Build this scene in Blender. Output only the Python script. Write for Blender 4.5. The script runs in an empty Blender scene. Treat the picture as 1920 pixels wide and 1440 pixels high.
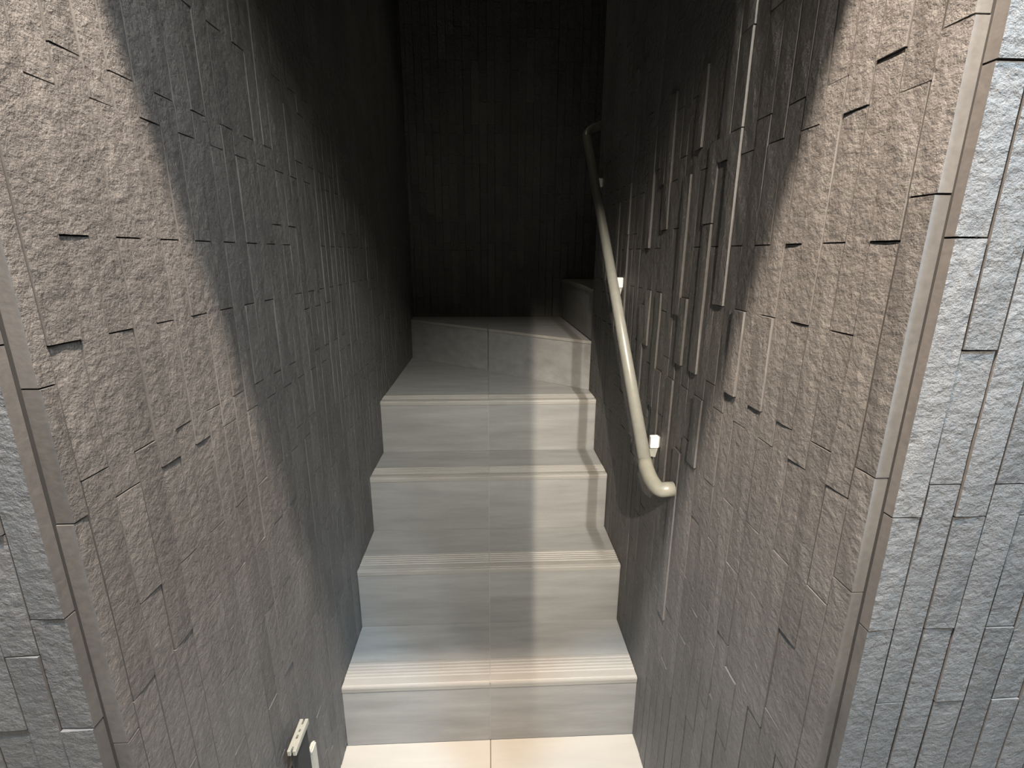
import bpy, bmesh, math, random
from mathutils import Vector, Matrix, noise

SC = bpy.context.scene
COL = SC.collection

# ------------------------------------------------------------------ camera
F_PX, PITCH, YAW, ROLL = 918.186, .2602, .0478, .0042
CAM = Vector((-.0134, -1.0832, 1.3314))
fw = Vector((math.sin(YAW)*math.cos(PITCH), math.cos(YAW)*math.cos(PITCH), -math.sin(PITCH)))
rt0 = Vector((math.cos(YAW), -math.sin(YAW), 0)); up0 = rt0.cross(fw)
rt = rt0*math.cos(ROLL) + up0*math.sin(ROLL)
up = -rt0*math.sin(ROLL) + up0*math.cos(ROLL)
cam = bpy.data.objects.new('camera', bpy.data.cameras.new('camera'))
COL.objects.link(cam)
cam.data.sensor_width = 36; cam.data.lens = F_PX/1920*36
cam.data.clip_start = .02; cam.data.clip_end = 60
cam.matrix_world = Matrix(((rt.x, up.x, -fw.x, CAM.x), (rt.y, up.y, -fw.y, CAM.y),
                           (rt.z, up.z, -fw.z, CAM.z), (0, 0, 0, 1)))
SC.camera = cam

def project(p):
    v = Vector(p) - CAM; c = v.dot(fw)
    if c < .05: return None
    return (960 + F_PX*v.dot(rt)/c, 720 - F_PX*v.dot(up)/c, c)

# ------------------------------------------------------------------ world, exposure, lights
SC.view_settings.view_transform = 'Standard'
SC.view_settings.look = 'None'
SC.view_settings.exposure = 0.0
SC.view_settings.gamma = 1.0
SC.view_settings.use_curve_mapping = False
W = bpy.data.worlds.new('world'); SC.world = W; W.use_nodes = True
bg = W.node_tree.nodes['Background']
bg.inputs[0].default_value = (.75, .85, 1, 1); bg.inputs[1].default_value = .05

def lamp(name, kind, loc, energy, color, radius=.03, target=None, spot=None, blend=.3, size=None, spread=None):
    l = bpy.data.lights.new(name, kind); l.energy = energy; l.color = color
    if kind in ('POINT', 'SPOT'): l.shadow_soft_size = radius
    if kind == 'SPOT': l.spot_size = math.radians(spot); l.spot_blend = blend
    if kind == 'AREA' and spread: l.spread = math.radians(spread)
    if kind == 'AREA': l.shape = 'RECTANGLE'; l.size, l.size_y = size
    o = bpy.data.objects.new(name, l); COL.objects.link(o); o.location = loc
    if target is not None:
        o.rotation_euler = (Vector(target) - Vector(loc)).to_track_quat('-Z', 'Y').to_euler()
    return o
# warm downlight just outside the opening: the lintel cuts its light into the two slanting edges
lamp('downlight_warm', 'SPOT', (-.10, -.865, 2.62), 385, (1, .81, .65), .02, (-.04, -.55, .3), 110, .5)
# warm lights further back; the far two pass the gap in the added wall
lamp('downlight_far_left', 'SPOT', (-.09, -2.65, 2.85), 600, (1, .86, .70), .005, (.15, .52, .62), 26, 1)
lamp('downlight_far_right', 'AREA', (.365, -2.65, 3.35), 12.0, (1, .96, .86), target=(.05, .75, .85), size=(.04, .7), spread=52)
lamp('fill_near_right', 'SPOT', (.365, -1.60, 2.9), 30, (1, .96, .88), .02, (.15, .2, .3), 44, 1)  # added steep fill: brightens the lower treads, carries the rail shadow down
# cool tall light of the room to the right, cut by the right jamb
lamp('panel_cool', 'AREA', (1.14, -1.80, 3.0), 55, (.86, .92, 1), target=(-.3, .2, .7), size=(.08, 1.3))
lamp('front_fill_left', 'SPOT', (-.75, -1.0, 2.9), 260, (.42, .74, 1), .04, (-.75, -.655, .9), 70, .8)  # added cool fill for the left front wall, no known fixture
lamp('front_fill_right', 'SPOT', (.82, -1.12, 2.5), 230, (.40, .73, 1), .04, (.75, -.655, .9), 70, .8)  # likewise added, brightens and cools the right front wall
# faint lamp on the ceiling of the stairwell
lamp('stairwell_lamp', 'SPOT', (.05, 1.05, 2.9), 3.5, (1, .92, .72), .04, (.0, .95, 0), 85, 1)
# soft ambient fill, added to lift the stairs; no known lamp
lamp('soft_fill', 'AREA', (.0, -1.45, 3.2), 3, (1, .95, .88), target=(.0, -.8, 0), size=(1.0, .4))

# ------------------------------------------------------------------ materials
def new_mat(name):
    m = bpy.data.materials.new(name); m.use_nodes = True
    nt = m.node_tree; b = nt.nodes['Principled BSDF']
    return m, nt, b
def nd(nt, t, **kw):
    n = nt.nodes.new(t)
    for k, v in kw.items(): setattr(n, k, v)
    return n
def ramp(nt, src, stops):
    r = nd(nt, 'ShaderNodeValToRGB'); nt.links.new(src, r.inputs[0])
    e = r.color_ramp.elements
    while len(e) < len(stops): e.new(.5)
    for i, (p, c) in enumerate(stops):
        e[i].position = p; e[i].color = (*c, 1) if len(c) == 3 else c
    return r.outputs[0]

def stone_mat(name, rough_face, base=.15):
    m, nt, b = new_mat(name); L = nt.links
    geo = nd(nt, 'ShaderNodeNewGeometry')
    pos = geo.outputs['Position']
    big = nd(nt, 'ShaderNodeTexNoise'); big.inputs['Scale'].default_value = 7; big.inputs['Detail'].default_value = 3
    L.new(pos, big.inputs['Vector'])
    fine = nd(nt, 'ShaderNodeTexNoise'); fine.inputs['Scale'].default_value = 130; fine.inputs['Detail'].default_value = 4
    L.new(pos, fine.inputs['Vector'])
    mix = nd(nt, 'ShaderNodeMath', operation='MULTIPLY_ADD')
    L.new(big.outputs[0], mix.inputs[0]); mix.inputs[1].default_value = .5
    hf = nd(nt, 'ShaderNodeMath', operation='MULTIPLY'); L.new(fine.outputs[0], hf.inputs[0]); hf.inputs[1].default_value = .5
    L.new(hf.outputs[0], mix.inputs[2])
    c = ramp(nt, mix.outputs[0], [(.3, (base*.78, base*.76, base*.76)), (.7, (base*1.2, base*1.17, base*1.14))])
    inf = nd(nt, 'ShaderNodeObjectInfo')
    mr = nd(nt, 'ShaderNodeMapRange'); L.new(inf.outputs['Random'], mr.inputs[0])
    mr.inputs[3].default_value = .86; mr.inputs[4].default_value = 1.12
    vm = nd(nt, 'ShaderNodeVectorMath', operation='SCALE'); L.new(c, vm.inputs[0]); L.new(mr.outputs[0], vm.inputs['Scale'])
    L.new(vm.outputs[0], b.inputs['Base Color'])
    b.inputs['Roughness'].default_value = .55
    b.inputs['Specular IOR Level'].default_value = .45
    if rough_face:
        # split-face relief: wide soft lumps plus ragged chips
        mp = nd(nt, 'ShaderNodeMapping'); L.new(pos, mp.inputs[0]); mp.inputs['Scale'].default_value = (1, 1, 1.15)
        n1 = nd(nt, 'ShaderNodeTexNoise'); n1.inputs['Scale'].default_value = 64; n1.inputs['Detail'].default_value = 7
        n1.inputs['Roughness'].default_value = .66; n1.inputs['Distortion'].default_value = .05
        L.new(mp.outputs[0], n1.inputs['Vector'])
        v = nd(nt, 'ShaderNodeTexVoronoi', feature='SMOOTH_F1'); v.inputs['Scale'].default_value = 105
        wv = nd(nt, 'ShaderNodeVectorMath', operation='MULTIPLY_ADD')
        L.new(n1.outputs['Color'], wv.inputs[0]); wv.inputs[1].default_value = (.02, .02, .02); L.new(mp.outputs[0], wv.inputs[2])
        L.new(wv.outputs[0], v.inputs['Vector'])
        ad = nd(nt, 'ShaderNodeMath', operation='MULTIPLY_ADD')
        L.new(v.outputs['Distance'], ad.inputs[0]); ad.inputs[1].default_value = .12; L.new(n1.outputs[0], ad.inputs[2])
        bp = nd(nt, 'ShaderNodeBump'); bp.inputs['Strength'].default_value = 1; bp.inputs['Distance'].default_value = .0095
        L.new(ad.outputs[0], bp.inputs['Height']); L.new(bp.outputs[0], b.inputs['Normal'])
    else:
        bp = nd(nt, 'ShaderNodeBump'); bp.inputs['Strength'].default_value = .5; bp.inputs['Distance'].default_value = .0006
        L.new(fine.outputs[0], bp.inputs['Height']); L.new(bp.outputs[0], b.inputs['Normal'])
    return m
M_FACE = stone_mat('split_stone', True, .135)
M_SIDE = stone_mat('sawn_stone', False, .12)

def plain(name, col, rough=.6, metal=0, bump=0):
    m, nt, b = new_mat(name)
    b.inputs['Base Color'].default_value = (*col, 1); b.inputs['Roughness'].default_value = rough
    b.inputs['Metallic'].default_value = metal
    n = nd(nt, 'ShaderNodeTexNoise'); n.inputs['Scale'].default_value = 60; n.inputs['Detail'].default_value = 3
    geo = nd(nt, 'ShaderNodeNewGeometry'); nt.links.new(geo.outputs['Position'], n.inputs['Vector'])
    c = ramp(nt, n.outputs[0], [(.3, tuple(x*.93 for x in col)), (.7, tuple(min(1, x*1.05) for x in col))])
    nt.links.new(c, b.inputs['Base Color'])
    if bump:
        bp = nd(nt, 'ShaderNodeBump'); bp.inputs['Distance'].default_value = bump
        nt.links.new(n.outputs[0], bp.inputs['Height']); nt.links.new(bp.outputs[0], b.inputs['Normal'])
    return m

def tile_mat(name, col, streak=.16, rough=.5):
    m, nt, b = new_mat(name); L = nt.links
    geo = nd(nt, 'ShaderNodeNewGeometry')
    inf = nd(nt, 'ShaderNodeObjectInfo')
    off = nd(nt, 'ShaderNodeVectorMath', operation='MULTIPLY_ADD')
    cmb = nd(nt, 'ShaderNodeCombineXYZ'); 
    for i in range(3): L.new(inf.outputs['Random'], cmb.inputs[i])
    L.new(cmb.outputs[0], off.inputs[0]); off.inputs[1].default_value = (9, 7, 5); L.new(geo.outputs['Position'], off.inputs[2])
    mp = nd(nt, 'ShaderNodeMapping'); L.new(off.outputs[0], mp.inputs[0]); mp.inputs['Scale'].default_value = (2.2, 14, 17)
    n = nd(nt, 'ShaderNodeTexNoise'); n.inputs['Scale'].default_value = 1.6; n.inputs['Detail'].default_value = 6; n.inputs['Roughness'].default_value = .62
    L.new(mp.outputs[0], n.inputs['Vector'])
    f = nd(nt, 'ShaderNodeTexNoise'); f.inputs['Scale'].default_value = 420; L.new(geo.outputs['Position'], f.inputs['Vector'])
    ma = nd(nt, 'ShaderNodeMath', operation='MULTIPLY_ADD'); L.new(f.outputs[0], ma.inputs[0]); ma.inputs[1].default_value = .22; L.new(n.outputs[0], ma.inputs[2])
    c = ramp(nt, ma.outputs[0], [(.42, tuple(x*(1-streak) for x in col)), (.80, tuple(x*(1+streak) for x in col))])
    L.new(c, b.inputs['Base Color'])
    b.inputs['Roughness'].default_value = rough; b.inputs['Specular IOR Level'].default_value = .35
    return m
M_TILE = tile_mat('grey_porcelain_tile', (.27, .27, .265))
M_NOSE = tile_mat('ribbed_nosing_tile', (.31, .30, .28), .10)
M_FLOOR = tile_mat('cream_floor_tile', (.43, .405, .36), .05, .45)
M_GROUT = plain('grout', (.34, .33, .31), .9)
M_DGROUT = plain('dark_grout', (.10, .09, .08), .9)
M_RAIL = plain('painted_rail', (.23, .227, .20), .32)
M_ELBOW = plain('rail_fitting', (.27, .263, .22), .26)
M_WHITE = plain('bracket_glint', (.86, .85, .82), .35)  # white stands for the lamp's reflection on the metal brackets
M_DARK = plain('dark_void', (.03, .03, .03), .9)
M_PLASTER = plain('dark_plaster', (.05, .05, .05), .85, bump=.001)
M_STEEL = plain('brushed_steel', (.50, .50, .44), .40, .5)
M_PALE = plain('light_patch_plate', (.50, .48, .42), .45)  # pale colour stands for the patch of light beside the fixture
M_WARMW = plain('room_wall_paint', (.12, .12, .12), .8)

# ------------------------------------------------------------------ helpers
def link(name, verts, faces, mats, parent=None, fm=None, smooth=False):
    me = bpy.data.meshes.new(name); me.from_pydata(verts, [], faces)
    for m in (mats if isinstance(mats, (list, tuple)) else [mats]): me.materials.append(m)
    if fm: me.polygons.foreach_set('material_index', fm)
    if smooth: me.polygons.foreach_set('use_smooth', [True]*len(me.polygons))
    me.update()
    o = bpy.data.objects.new(name, me); COL.objects.link(o)
    if parent is not None: o.parent = parent
    return o
def box_data(x0, x1, y0, y1, z0, z1):
    v = [(x0, y0, z0), (x1, y0, z0), (x1, y1, z0), (x0, y1, z0), (x0, y0, z1), (x1, y0, z1), (x1, y1, z1), (x0, y1, z1)]
    f = [(0, 3, 2, 1), (4, 5, 6, 7), (0, 1, 5, 4), (1, 2, 6, 5), (2, 3, 7, 6), (3, 0, 4, 7)]
    return v, f
def box(name, b, mat, parent=None, bevel=0):
    v, f = box_data(*b); o = link(name, v, f, mat, parent)
    if bevel: bevel_obj(o, bevel)
    return o
def bevel_obj(o, w, seg=1):
    bm = bmesh.new(); bm.from_mesh(o.data)
    bmesh.ops.bevel(bm, geom=bm.edges[:], offset=w, segments=seg, affect='EDGES', clamp_overlap=True)
    bm.to_mesh(o.data); bm.free()
def boxes(name, bs, mat, parent=None):
    V, Fc = [], []
    for b in bs:
        v, f = box_data(*b); n = len(V); V += v; Fc += [tuple(i+n for i in q) for q in f]
    return link(name, V, Fc, mat, parent)
def prism(name, poly, z0, z1, mat, parent=None):
    n = len(poly); v = [(x, y, z0) for x, y in poly] + [(x, y, z1) for x, y in poly]
    f = [tuple(range(n-1, -1, -1)), tuple(range(n, 2*n))] + [(i, (i+1) % n, n+(i+1) % n, n+i) for i in range(n)]
    return link(name, v, f, mat, parent)
def tag(o, label=None, cat=None, kind=None, group=None):
    for k, v in (('label', label), ('category', cat), ('kind', kind), ('group', group)):
        if v: o[k] = v
    return o
def structure(o, label=None): return tag(o, label, None, 'structure')
def tube(name, pts, r, mat, parent=None, seg=16, cap=True):
    pts = [Vector(p) for p in pts]; V, Fc = [], []
    prev = None
    for i, p in enumerate(pts):
        t = ((pts[min(i+1, len(pts)-1)] - pts[max(i-1, 0)])).normalized()
        if prev is None:
            a = t.orthogonal().normalized()
        else:
            a = (prev - t*prev.dot(t)).normalized()
        prev = a; b = t.cross(a)
        rr = r[i] if isinstance(r, (list, tuple)) else r
        for k in range(seg):
            w = 2*math.pi*k/seg; V.append(tuple(p + a*math.cos(w)*rr + b*math.sin(w)*rr))
    for i in range(len(pts)-1):
        for k in range(seg):
            k2 = (k+1) % seg
            Fc.append((i*seg+k, i*seg+k2, (i+1)*seg+k2, (i+1)*seg+k))
    if cap:
        Fc.append(tuple(range(seg-1, -1, -1))); Fc.append(tuple((len(pts)-1)*seg+k for k in range(seg)))
    o = link(name, V, Fc, mat, parent, smooth=True)
    if cap:
        o.data.polygons[-1].use_smooth = False; o.data.polygons[-2].use_smooth = False
    return o

# ------------------------------------------------------------------ dimensions (metres)
H, D = .2, .22353                       # rise and going of a step
XL, XR = -.4185, .3899                  # faces of the passage walls
YB = 1.585                              # face of the back wall
YEL, YER = -.640, -.632                 # front ends of the passage cladding
YFL, YFR = -.655, -.646                 # faces of the front walls
XNL, XNR = -.4335, .4035                # inner ends of the front cladding
YRE = .815                              # far end of the right wall
TH = .018                               # stone thickness
LINTEL = 2.05
JX = -.018                              # joint of the stair tiles

def stair_top(y):
    if y < 0: return 0
    return min(5, int(y/D)+1)*H if y < .90 else .8

# ------------------------------------------------------------------ stone cladding
def levels(kind, base, pitch, zmax, rng, present, zmin=-.1):
    out = []; k = -12
    while True:
        z = base + pitch*k
        if z > zmax: break
        if z > zmin:
            if present(k, rng): out.append((k, z))
        k += 1
    return out

def stone_geo(plane, a0, a1, z0, z1, off, rng, gap_a, gap_b, th=TH):
    """plane(a, d, z) -> point; d is the distance out of the wall."""
    a0 += gap_a; a1 -= gap_b; z0 += .0009; z1 -= .0009
    nx, nz = 2, max(2, min(4, round((z1-z0)/.05)))
    tilt = rng.uniform(-.0006, .0006); tz = rng.uniform(-.0005, .0005)
    V = []
    for j in range(nz+1):
        for i in range(nx+1):
            a = a0+(a1-a0)*i/nx; z = z0+(z1-z0)*j/nz
            edge = i in (0, nx) or j in (0, nz)
            d = off + tilt*(i-1) + tz*(j/nz-.5)*2 + (rng.uniform(-.0007, .0003) if edge else rng.uniform(-.0003, .0013))
            ja = rng.uniform(-.0003, .0002) if i in (0, nx) and j not in (0, nz) else 0
            V.append(plane(a+ja, d, z))
    per = [i for i in range(nx+1)] + [(nx+1)*(j+1)-1 for j in range(1, nz+1)] + \
          [(nx+1)*nz + i for i in range(nx-1, -1, -1)] + [(nx+1)*j for j in range(nz-1, 0, -1)]
    def coord(idx):
        i = idx % (nx+1); j = idx//(nx+1)
        return a0+(a1-a0)*i/nx, z0+(z1-z0)*j/nz
    n0 = len(V)
    for idx in per:
        a, z = coord(idx); V.append(plane(a, -th, z))
    Fc, fm = [], []
    for j in range(nz):
        for i in range(nx):
            q = j*(nx+1)+i; Fc.append((q, q+1, q+nx+2, q+nx+1)); fm.append(0)
    m = len(per)
    for t in range(m):
        t2 = (t+1) % m; Fc.append((per[t2], per[t], n0+t, n0+t2)); fm.append(1)
    return V, Fc, fm

def clad(wall, plane, cols, rng, proud=None, offs=(0, 0, .0003, -.0003, .0005), limit=290, flip=False, gaps=(.0004, .0009, .0014), th=TH):
    """cols: list of (a0, a1, [levels z...]); proud: {(col, approx z mid)}"""
    stones = []
    for ci, (a0, a1, zs) in enumerate(cols):
        for z0, z1 in zip(zs, zs[1:]):
            if z1 - z0 < .012: continue
            off = rng.choice(offs)
            if proud:
                for (pc, pz, po) in proud:
                    if pc == ci and z0 < pz < z1: off = po
            stones.append((a0, a1, z0, z1, off))
    scored = []
    for s in stones:
        a0, a1, z0, z1, off = s
        ps = [project(plane(a, 0, z)) for a in (a0, a1) for z in (z0, z1)]
        if any(p is None for p in ps): scored.append((0, s)); continue
        us = [max(0, min(1920, p[0])) for p in ps]; vs = [max(0, min(1440, p[1])) for p in ps]
        scored.append(((max(us)-min(us))*(max(vs)-min(vs)), s))
    scored.sort(key=lambda t: -t[0])
    rV, rF, rM = [], [], []
    for n, (area, s) in enumerate(scored):
        a0, a1, z0, z1, off = s
        g = rng.choice(gaps); g2 = rng.choice(gaps)
        V, Fc, fm = stone_geo(plane, a0, a1, z0, z1, off, rng, g, g2, th)
        if flip: Fc = [tuple(reversed(f)) for f in Fc]
        if area > 25 and n < limit:
            link('stone', V, Fc, [M_FACE, M_SIDE], wall, fm)
        else:
            b = len(rV); rV += V; rF += [tuple(i+b for i in f) for f in Fc]; rM += fm
    if rV:
        o = link('small_stones', rV, rF, [M_FACE, M_SIDE], wall, rM); o['kind'] = 'stuff'

def col_zs(zlo, zhi, base, pitch, absent, rng, p=.30, top_rule=-3):
    zs = [zlo]
    for k in range(-14, 16):
        z = base + pitch*k
        if z <= zlo+.015 or z >= zhi-.01: continue
        if k >= top_rule:
            if k % 3 == absent: continue
        elif rng.random() < p: continue
        zs.append(z)
    zs.append(zhi)
    return zs

# ---- right wall
rng = random.Random(11)
wall_r = structure(boxes('wall_right', [(XR+TH, XR+.16, YER, YRE, 0, 2.95)], M_DARK))
cols = []
edges = [YER] + [-.601+.0385*i for i in range(37)]
edges = [e for e in edges if e < YRE-.01] + [YRE]
for ci in range(len(edges)-1):
    a0, a1 = edges[ci], edges[ci+1]
    isA = ci % 2 == 0           # ci 0 is the corner strip
    base = 1.245 if isA else 1.205
    absent = (1 if isA else 0)
    if ci == 0: absent = 0
    zlo = max(0, stair_top(a0+.001)-.03)
    zhi = LINTEL if a0 < -.43 else 2.94
    zs = col_zs(zlo, zhi, base, .14, absent if a0 < -.2 else rng.choice((0, 1, 2, absent)), rng, .28)
    if ci == 4: zs = [z for z in zs if abs(z-1.205) > .02]
    cols.append((a0, a1, zs))
P = .0040
def C(k): return k+1
proud_r = [(C(9), 1.58, P), (C(9), 1.45, P), (C(9), 1.31, P), (C(9), 1.72, P), (C(10), 1.68, P), (C(13), 1.6, P), (C(11), 1.45, P), (C(11), 1.3, P),
           (C(17), 1.58, P), (C(18), 1.7, P), (C(20), 1.55, P), (C(20), 1.42, P), (C(20), 1.65, P), (C(25), 1.42, P), (C(25), 1.3, P), (C(25), 1.55, P), (C(28), 1.45, P), (C(19), 1.56, .003),
           (C(23), 1.7, P), (C(14), 1.40, P), (C(14), 1.28, P), (C(13), 1.18, P), (C(7), 1.18, .004), (C(17), 1.15, P), (C(19), 1.15, .004),
           (C(16), .99, P), (C(20), 1.02, .004), (C(10), .99, P), (C(12), .85, P), (C(14), .99, .003), (C(5), 1.17, .003),
           (C(0), 1.43, .0014), (C(0), 1.38, .0014), (C(-1), 1.45, 0), (C(3), 1.42, .0015), (C(3), 1.38, .0015), (C(2), 1.40, 0),
           (C(9), 1.17, 0), (C(1), .75, -.001), (C(0), .72, .0014), (C(2), .72, .0014), (C(5), .75, .0012), (C(4), .57, .0014), (C(11), .62, .0012),
           (C(10), .58, .0012), (C(8), .58, .0012), (C(8), .44, .0012), (C(6), .70, .0012), (C(6), .57, .0012)]
clad(wall_r, lambda a, d, z: (XR-d, a, z), cols, rng, proud_r, flip=False)

# ---- left wall
rng = random.Random(5)
wall_l = structure(boxes('wall_left', [(XL-.16, XL-TH, YEL, YB+.05, 0, 2.95)], M_DARK))
cols = []
edges = [YEL] + [-.6200+.0376*i for i in range(60)]
edges = [e for e in edges if e < YB-.012] + [YB+.02]
for ci in range(len(edges)-1):
    a0, a1 = edges[ci], edges[ci+1]
    isA = ci % 2 == 1
    base = 1.247 if isA else 1.2105
    absent = 1 if isA else 0
    if ci == 8: absent = 0
    zlo = max(0, stair_top(a0+.001)-.03)
    zhi = LINTEL if a0 < -.43 else 2.94
    zs = col_zs(zlo, zhi, base, .1363, absent if a0 < -.2 else rng.choice((0, 1, 2, absent)), rng, .28)
    if ci == 0: zs = [0, .25, .530, .803, 1.0755, 1.2115, 1.484, 1.75, LINTEL]
    cols.append((a0, a1, zs))
proud_l = [(C(0), 1.35, .0020), (C(0), 1.45, .0020), (C(3), 1.40, .0020), (C(3), 1.2, .0020), (C(2), 1.35, .0008), (C(2), 1.18, 0), (C(1), 1.40, .0008),
           (C(5), 1.2, .0010), (C(3), .89, .0010), (C(2), .95, 0), (C(0), .78, -.0006), (C(-1), .9, 0), (C(-1), 1.13, .0010), (C(-1), 1.3, 0), (C(0), .98, 0),
           (C(1), 1.2, 0), (C(1), 1.3, 0), (C(4), 1.2, .001), (C(4), 1.3, .001), (C(1), 1.0, .0010), (C(2), 1.05, .001), (C(7), 1.4, .0010), (C(11), 1.4, .0010),
           (C(9), .55, .0010), (C(13), 1.2, .0010), (C(17), 1.0, .0010)]
clad(wall_l, lambda a, d, z: (XL+d, a, z), cols, rng, proud_l, flip=True)

# ---- front walls, either side of the opening
rng = random.Random(21)
wall_fr = structure(box('wall_front_right', (XNR+.0008, 2.2, YFR+.0125, YFR+.12, 0, 4.2), M_DARK))
ed = [XNR, .4354] + [.4706+.0355*i for i in range(48)]
cols = []
for ci in range(len(ed)-1):
    isA = ci % 2 == 1
    base = 1.244 if isA else 1.207
    absent = 1 if isA else 0
    cols.append((ed[ci], ed[ci+1], col_zs(0, 2.9, base, .14, absent, rng, .3)))
clad(wall_fr, lambda a, d, z: (a, YFR-d, z), cols, rng, [(0, .88, .001), (1, .9, 0), (2, .88, .0)], flip=False, offs=(0, .0005, -.0006, .001), gaps=(.0007, .001, .0013), th=.0122)
wall_fl = structure(box('wall_front_left', (-2.2, XNL-.0008, YFL+.0125, YFL+.12, 0, 4.2), M_DARK))
ed = [XNL, -.4685] + [-.502-.0346*i for i in range(49)]
cols = []
for ci in range(len(ed)-1):
    isA = ci % 2 == 0
    base = 1.253 if isA else 1.2105
    absent = 2 if isA else 0
    zs = col_zs(0, 2.9, base, .1363, absent, rng, .3)
    cols.append((ed[ci+1], ed[ci], zs))
clad(wall_fl, lambda a, d, z: (a, YFL-d, z), cols, rng, [(0, .78, .003)], flip=False, offs=(0, .0005, -.0006, .001), gaps=(.0007, .001, .0013), th=.0122)

# ---- back wall of the stairwell
rng = random.Random(8)
wall_b = structure(box('wall_back', (XL-.15, 1.75, YB+TH, YB+.15, .7, 2.95), M_DARK))
ed = [XL-.02+.0385*i for i in range(56)]
cols = []
for ci in range(len(ed)-1):
    isA = ci % 2 == 1
    cols.append((ed[ci], ed[ci+1], col_zs(.96, 2.94, 1.244 if isA else 1.207, .14, rng.choice((0, 1, 2)), rng, .3)))
clad(wall_b, lambda a, d, z: (a, YB-d, z), cols, rng, None, flip=False, limit=220)

# ---- lintel, ceilings, room shell
structure(box('wall_above_opening', (XNL, XNR, -.645, -.45, LINTEL, 4.2), M_PLASTER))
structure(box('ceiling', (-2.4, 2.2, -4.2, -.45, 4.2, 4.3), M_PLASTER))
structure(box('ceiling', (-.6, 1.85, -.45, YB+.15, 2.95, 3.05), M_PLASTER))
structure(box('wall_stair_return', (XR+.161, 1.75, YRE-.16, YRE-.005, 0, 2.95), M_PLASTER))
structure(box('wall_stair_end', (1.75, 1.85, YRE-.2, YB+.15, 0, 2.95), M_PLASTER))
structure(box('wall_room_right', (2.1, 2.2, -4.2, -.66, 0, 4.2), M_WARMW))
structure(box('wall_room_left', (-2.3, -2.2, -4.2, -.66, 0, 4.2), M_WARMW))
structure(boxes('wall_gap_blocker', [(-2.2, -.0421, -2.0, -1.9, 0, 4.2), (.75, 2.1, -2.0, -1.9, 0, 4.2)], M_WARMW))  # unseen wall, added so its gap edge cuts the far left lamp's beam
structure(box('wall_corridor_back', (-2.3, 2.2, -4.3, -4.2, 0, 4.2), M_WARMW))

# ------------------------------------------------------------------ floor tiles
floor = structure(box('floor', (-2.3, 2.2, -4.2, .0, -.08, -.002), M_DGROUT))
fx = [JX-.6*i for i in range(4, 0, -1)] + [JX+.6*i for i in range(0, 5)]
fy = [-.012-.6*i for i in range(0, 6)]
for i in range(len(fx)-1):
    for j in range(len(fy)-1):
        x0, x1 = max(fx[i]+.0012, -2.2), min(fx[i+1]-.0012, 2.1)
        y1, y0 = fy[j]-.001, fy[j+1]+.001
        if j == 0: y1 = -.0005
        if j == 0 and i == 3:            # two tiles reach into the passage
            x0 = max(x0, -2.2)
        box('tile', (x0, x1, y0, y1, -.012, 0), M_FLOOR, floor)

# ------------------------------------------------------------------ staircase
st = bpy.data.objects.new('staircase', None); COL.objects.link(st); st.location = (0, 0, 0)
tag(st, 'grey tiled stairs with ribbed nosings climbing between dark stone walls and turning right', 'staircase')
T = .008                                 # tile thickness
xs = [(XL+.0015, JX-.0011), (JX+.0011, XR-.0015)]
# core (grout) of the straight flight
core = [(XL+.001, XR-.001, (k-1)*D+.0012, 4.2*D, (k-1)*H*0, k*H-.0012) for k in range(1, 5)]
core = [(XL+.001, XR-.001, (k-1)*D+.0012, k*D+.002 if k < 4 else .80, 0, k*H-.0012) for k in range(1, 5)]
boxes('stair_core', core, M_GROUT, st)

def nosing(x0, x1, yf, z, parent):
    """ribbed nosing: section in y (0 at the riser) and z (0 at the tread)"""
    pr = [(-.0006, -.0165), (-.0018, -.0155), (-.0026, -.0040), (-.0018, -.0012), (-.0015, 0), (.0035, .0006), (.0050, .0016), (.0085, .0016), (.0100, 0), (.0270, 0)]
    y = .0285
    for i in range(5):
        pr += [(y, .0000), (y+.0022, .0020), (y+.0058, .0020), (y+.0078, .0000)]
        y += .0106
    pr += [(y+.001, 0), (y+.001, -.008), (.004, -.008), (.004, -.0165)]
    n = len(pr)
    V = [(x0, yf+a, z+b) for a, b in pr] + [(x1, yf+a, z+b) for a, b in pr]
    Fc = [(i, (i+1) % n, n+(i+1) % n, n+i) for i in range(n)] + [tuple(range(n-1, -1, -1)), tuple(range(n, 2*n))]
    return link('nosing', V, Fc, M_NOSE, parent)
NW = .0285+.0106*5+.001+.0008
for k in range(1, 5):
    yf, z = (k-1)*D, k*H
    for (x0, x1) in xs:
        box('riser_tile', (x0, x1, yf, yf+.0012, (k-1)*H+.0006, z-.0168), M_TILE, st)
        nosing(x0, x1, yf, z, st)
        if k < 4:
            box('tread_tile', (x0, x1, yf+NW, k*D-.0006, z-T, z), M_TILE, st)

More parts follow.
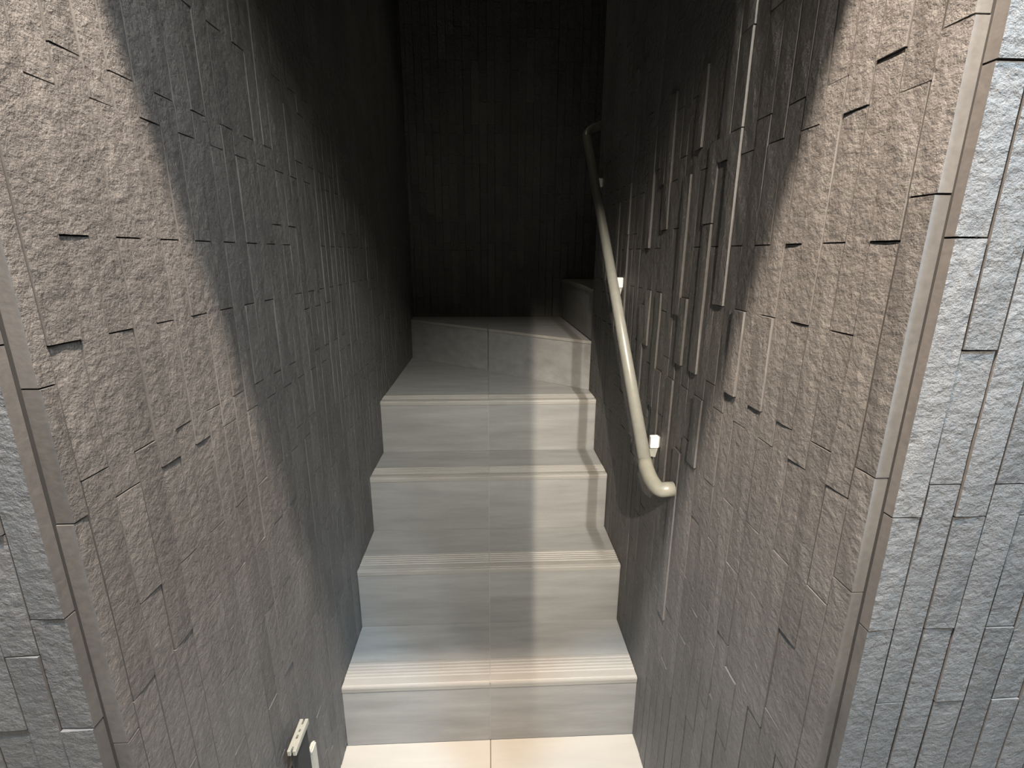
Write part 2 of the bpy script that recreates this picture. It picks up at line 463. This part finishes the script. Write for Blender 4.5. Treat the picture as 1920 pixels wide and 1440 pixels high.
# winder above step 4
PL, PR = Vector((XL, 1.475)), Vector((XR, .805))
def win(x, o=0.0):
    t = (x-PL.x)/(PR.x-PL.x); return PL.y+(PR.y-PL.y)*t + o
y4 = 3*D+NW
for (x0, x1) in xs:
    prism('tread_tile', [(x0, y4), (x1, y4), (x1, max(y4+.002, win(x1))), (x0, win(x0))], .8-T, .8, M_TILE, st)
prism('stair_core', [(XL, 3*D+.05), (XR, 3*D+.05), (XR, YRE+.02), (XL, YB)], .5, .8-T-.0005, M_GROUT, st)
for (x0, x1) in xs:
    prism('riser_tile', [(x0, win(x0)), (x1, win(x1)), (x1, win(x1)+.012), (x0, win(x0)+.012)], .8006, .9995-.012, M_TILE, st)
    prism('nosing', [(x0, win(x0)-.004), (x1, win(x1)-.004), (x1, win(x1)+.012), (x0, win(x0)+.012)], .9885, 1.0, M_NOSE, st)
    prism('tread_tile', [(x0, win(x0)+.0135), (x1, win(x1)+.0135), (x1, YB-.003), (x0, YB-.003)] if x1 < 0 else
          [(x0, win(x0)+.0135), (XR-.002, win(XR)+.0135), (XR-.002, YRE+.01), (.378, YB-.003), (x0, YB-.003)], .992, 1.0, M_TILE, st)
prism('stair_core', [(XL, win(XL)+.014), (XR, win(XR)+.014), (XR, YB-.001), (XL, YB-.001)], .75, .9915, M_GROUT, st)
# sixth and seventh steps, turning to the right behind the wall
prism('riser_tile', [(XR+.002, YRE+.004), (XR+.016, YRE+.004), (.394, YB-.003), (.380, YB-.003)], 1.0005, 1.187, M_TILE, st)
prism('nosing', [(XR-.002, YRE+.004), (XR+.016, YRE+.004), (.394, YB-.003), (.376, YB-.003)], 1.188, 1.2, M_NOSE, st)
prism('tread_tile', [(XR+.018, YRE+.006), (1.2, YB-.003), (.396, YB-.003)], 1.19, 1.2, M_TILE, st)
prism('riser_tile', [(XR+.03, YRE+.002), (XR+.06, YRE+.002), (1.22, YB-.003), (1.202, YB-.003)], 1.2005, 1.39, M_TILE, st)
prism('tread_tile', [(XR+.061, YRE+.002), (1.74, YRE+.002), (1.74, YB-.003), (1.222, YB-.003)], 1.38, 1.4, M_TILE, st)

# ------------------------------------------------------------------ handrail
hr = bpy.data.objects.new('handrail', None); COL.objects.link(hr); hr.location = (XR, -.13, .84)
tag(hr, 'round beige metal handrail sloping up the right stone wall on metal brackets whitened for lamp glint', 'handrail')
def child(o, par):
    o.data.transform(Matrix.Translation(-Vector(par.location))); return o
RX = .345
S0 = Vector((RX, -.052, .866)); S1 = Vector((RX, .835, 1.735))
RD = (S1-S0).normalized()
def arc(p0, p1, p2, n=10):
    return [((1-t)**2)*p0 + 2*t*(1-t)*p1 + t*t*p2 for t in [i/n for i in range(n+1)]]
child(tube('rail', [S0, S0.lerp(S1, .5), S1], .0146, M_RAIL, None, 20), hr).parent = hr
E0 = S0+RD*.004; E1 = Vector((RX, -.118, .822)); E2 = Vector((XR-.0065, -.128, .838))
a = arc(E0, S0-RD*.036, Vector((RX+.002, -.108, .836)), 3)
pts = [S0+RD*.006] + arc(S0-RD*.008, Vector((RX-.001, -.128, .828)), Vector((RX+.022, -.131, .838)), 12) + [Vector((XR-.006, -.131, .839))]
o = tube('elbow', pts, .0163, M_ELBOW, None, 20); child(o, hr).parent = hr
T1 = [S1-RD*.002] + arc(S1+RD*.002, S1+RD*.045, S1+RD*.045+Vector((.045, .022, .018)), 10) + [S1+RD*.045+Vector((.12, .06, .05))]
o = tube('elbow', T1, .0146, M_RAIL, None, 16); child(o, hr).parent = hr
for (y, z) in ((-0.020, 0.902), (0.382, 1.249), (0.730, 1.572)):
    # cover whitened for lamp glint on metal, facing down the stairs, tapering stem and plate behind it
    o = box('bracket', (.3655, .3862, y, y+.014, z-.015, z+.015), M_WHITE, None, .002); child(o, hr).parent = hr
    v = [(.368, y+.003, z-.0145), (.385, y+.003, z-.0145), (.385, y+.013, z-.0145), (.368, y+.013, z-.0145),
         (.352, y+.005, z-.034), (.380, y+.003, z-.038), (.380, y+.013, z-.038), (.352, y+.011, z-.034)]
    o = link('bracket_stem', v, [(0, 1, 2, 3), (7, 6, 5, 4), (4, 5, 1, 0), (5, 6, 2, 1), (6, 7, 3, 2), (7, 4, 0, 3)], M_STEEL)
    child(o, hr).parent = hr
    o = box('wall_plate', (.3862, XR+.001, y+.002, y+.014, z-.013, z+.013), M_STEEL, None, .0008); child(o, hr).parent = hr

# ------------------------------------------------------------------ small metal fixture low on the left wall
fx0 = bpy.data.objects.new('wall_fixture', None); COL.objects.link(fx0); fx0.location = (XL, -.31, .35)
tag(fx0, 'small slotted metal fixture with plate standing for a patch of light low on the left stone wall', 'fixture')
def fpart(o): child(o, fx0).parent = fx0; return o
xa, xb = -.4035, -.3865
fpart(boxes('housing', [(xa+.002, xb-.002, -.335, -.285, .28, .4085)], M_DARK))
y0, y1, zt = -.345, -.277, .416
fpart(box('slotted_cap', (xa, xa+.0068, y0, y1, zt-.012, zt), M_STEEL, None, .0008))
fpart(box('slotted_cap', (xb-.0068, xb, y0, y1, zt-.012, zt), M_STEEL, None, .0008))
fpart(boxes('cap_bridge', [(xa+.0068, xb-.0068, y0+.010, y0+.026, zt-.010, zt-.001), (xa+.0068, xb-.0068, y0+.034, y0+.040, zt-.010, zt-.001), (xa+.0068, xb-.0068, y0+.046, y0+.056, zt-.010, zt-.001)], M_STEEL))
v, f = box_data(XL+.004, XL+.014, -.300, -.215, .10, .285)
fpart(bevel_obj(link('light_patch_plate', v, f, M_PALE), .003, 2) or bpy.data.objects['light_patch_plate'])  # solid stand-in for a patch of light on the wall
fpart(boxes('wall_arm', [(XL-.002, xa+.004, -.325, -.295, .30, .34)], M_DARK))
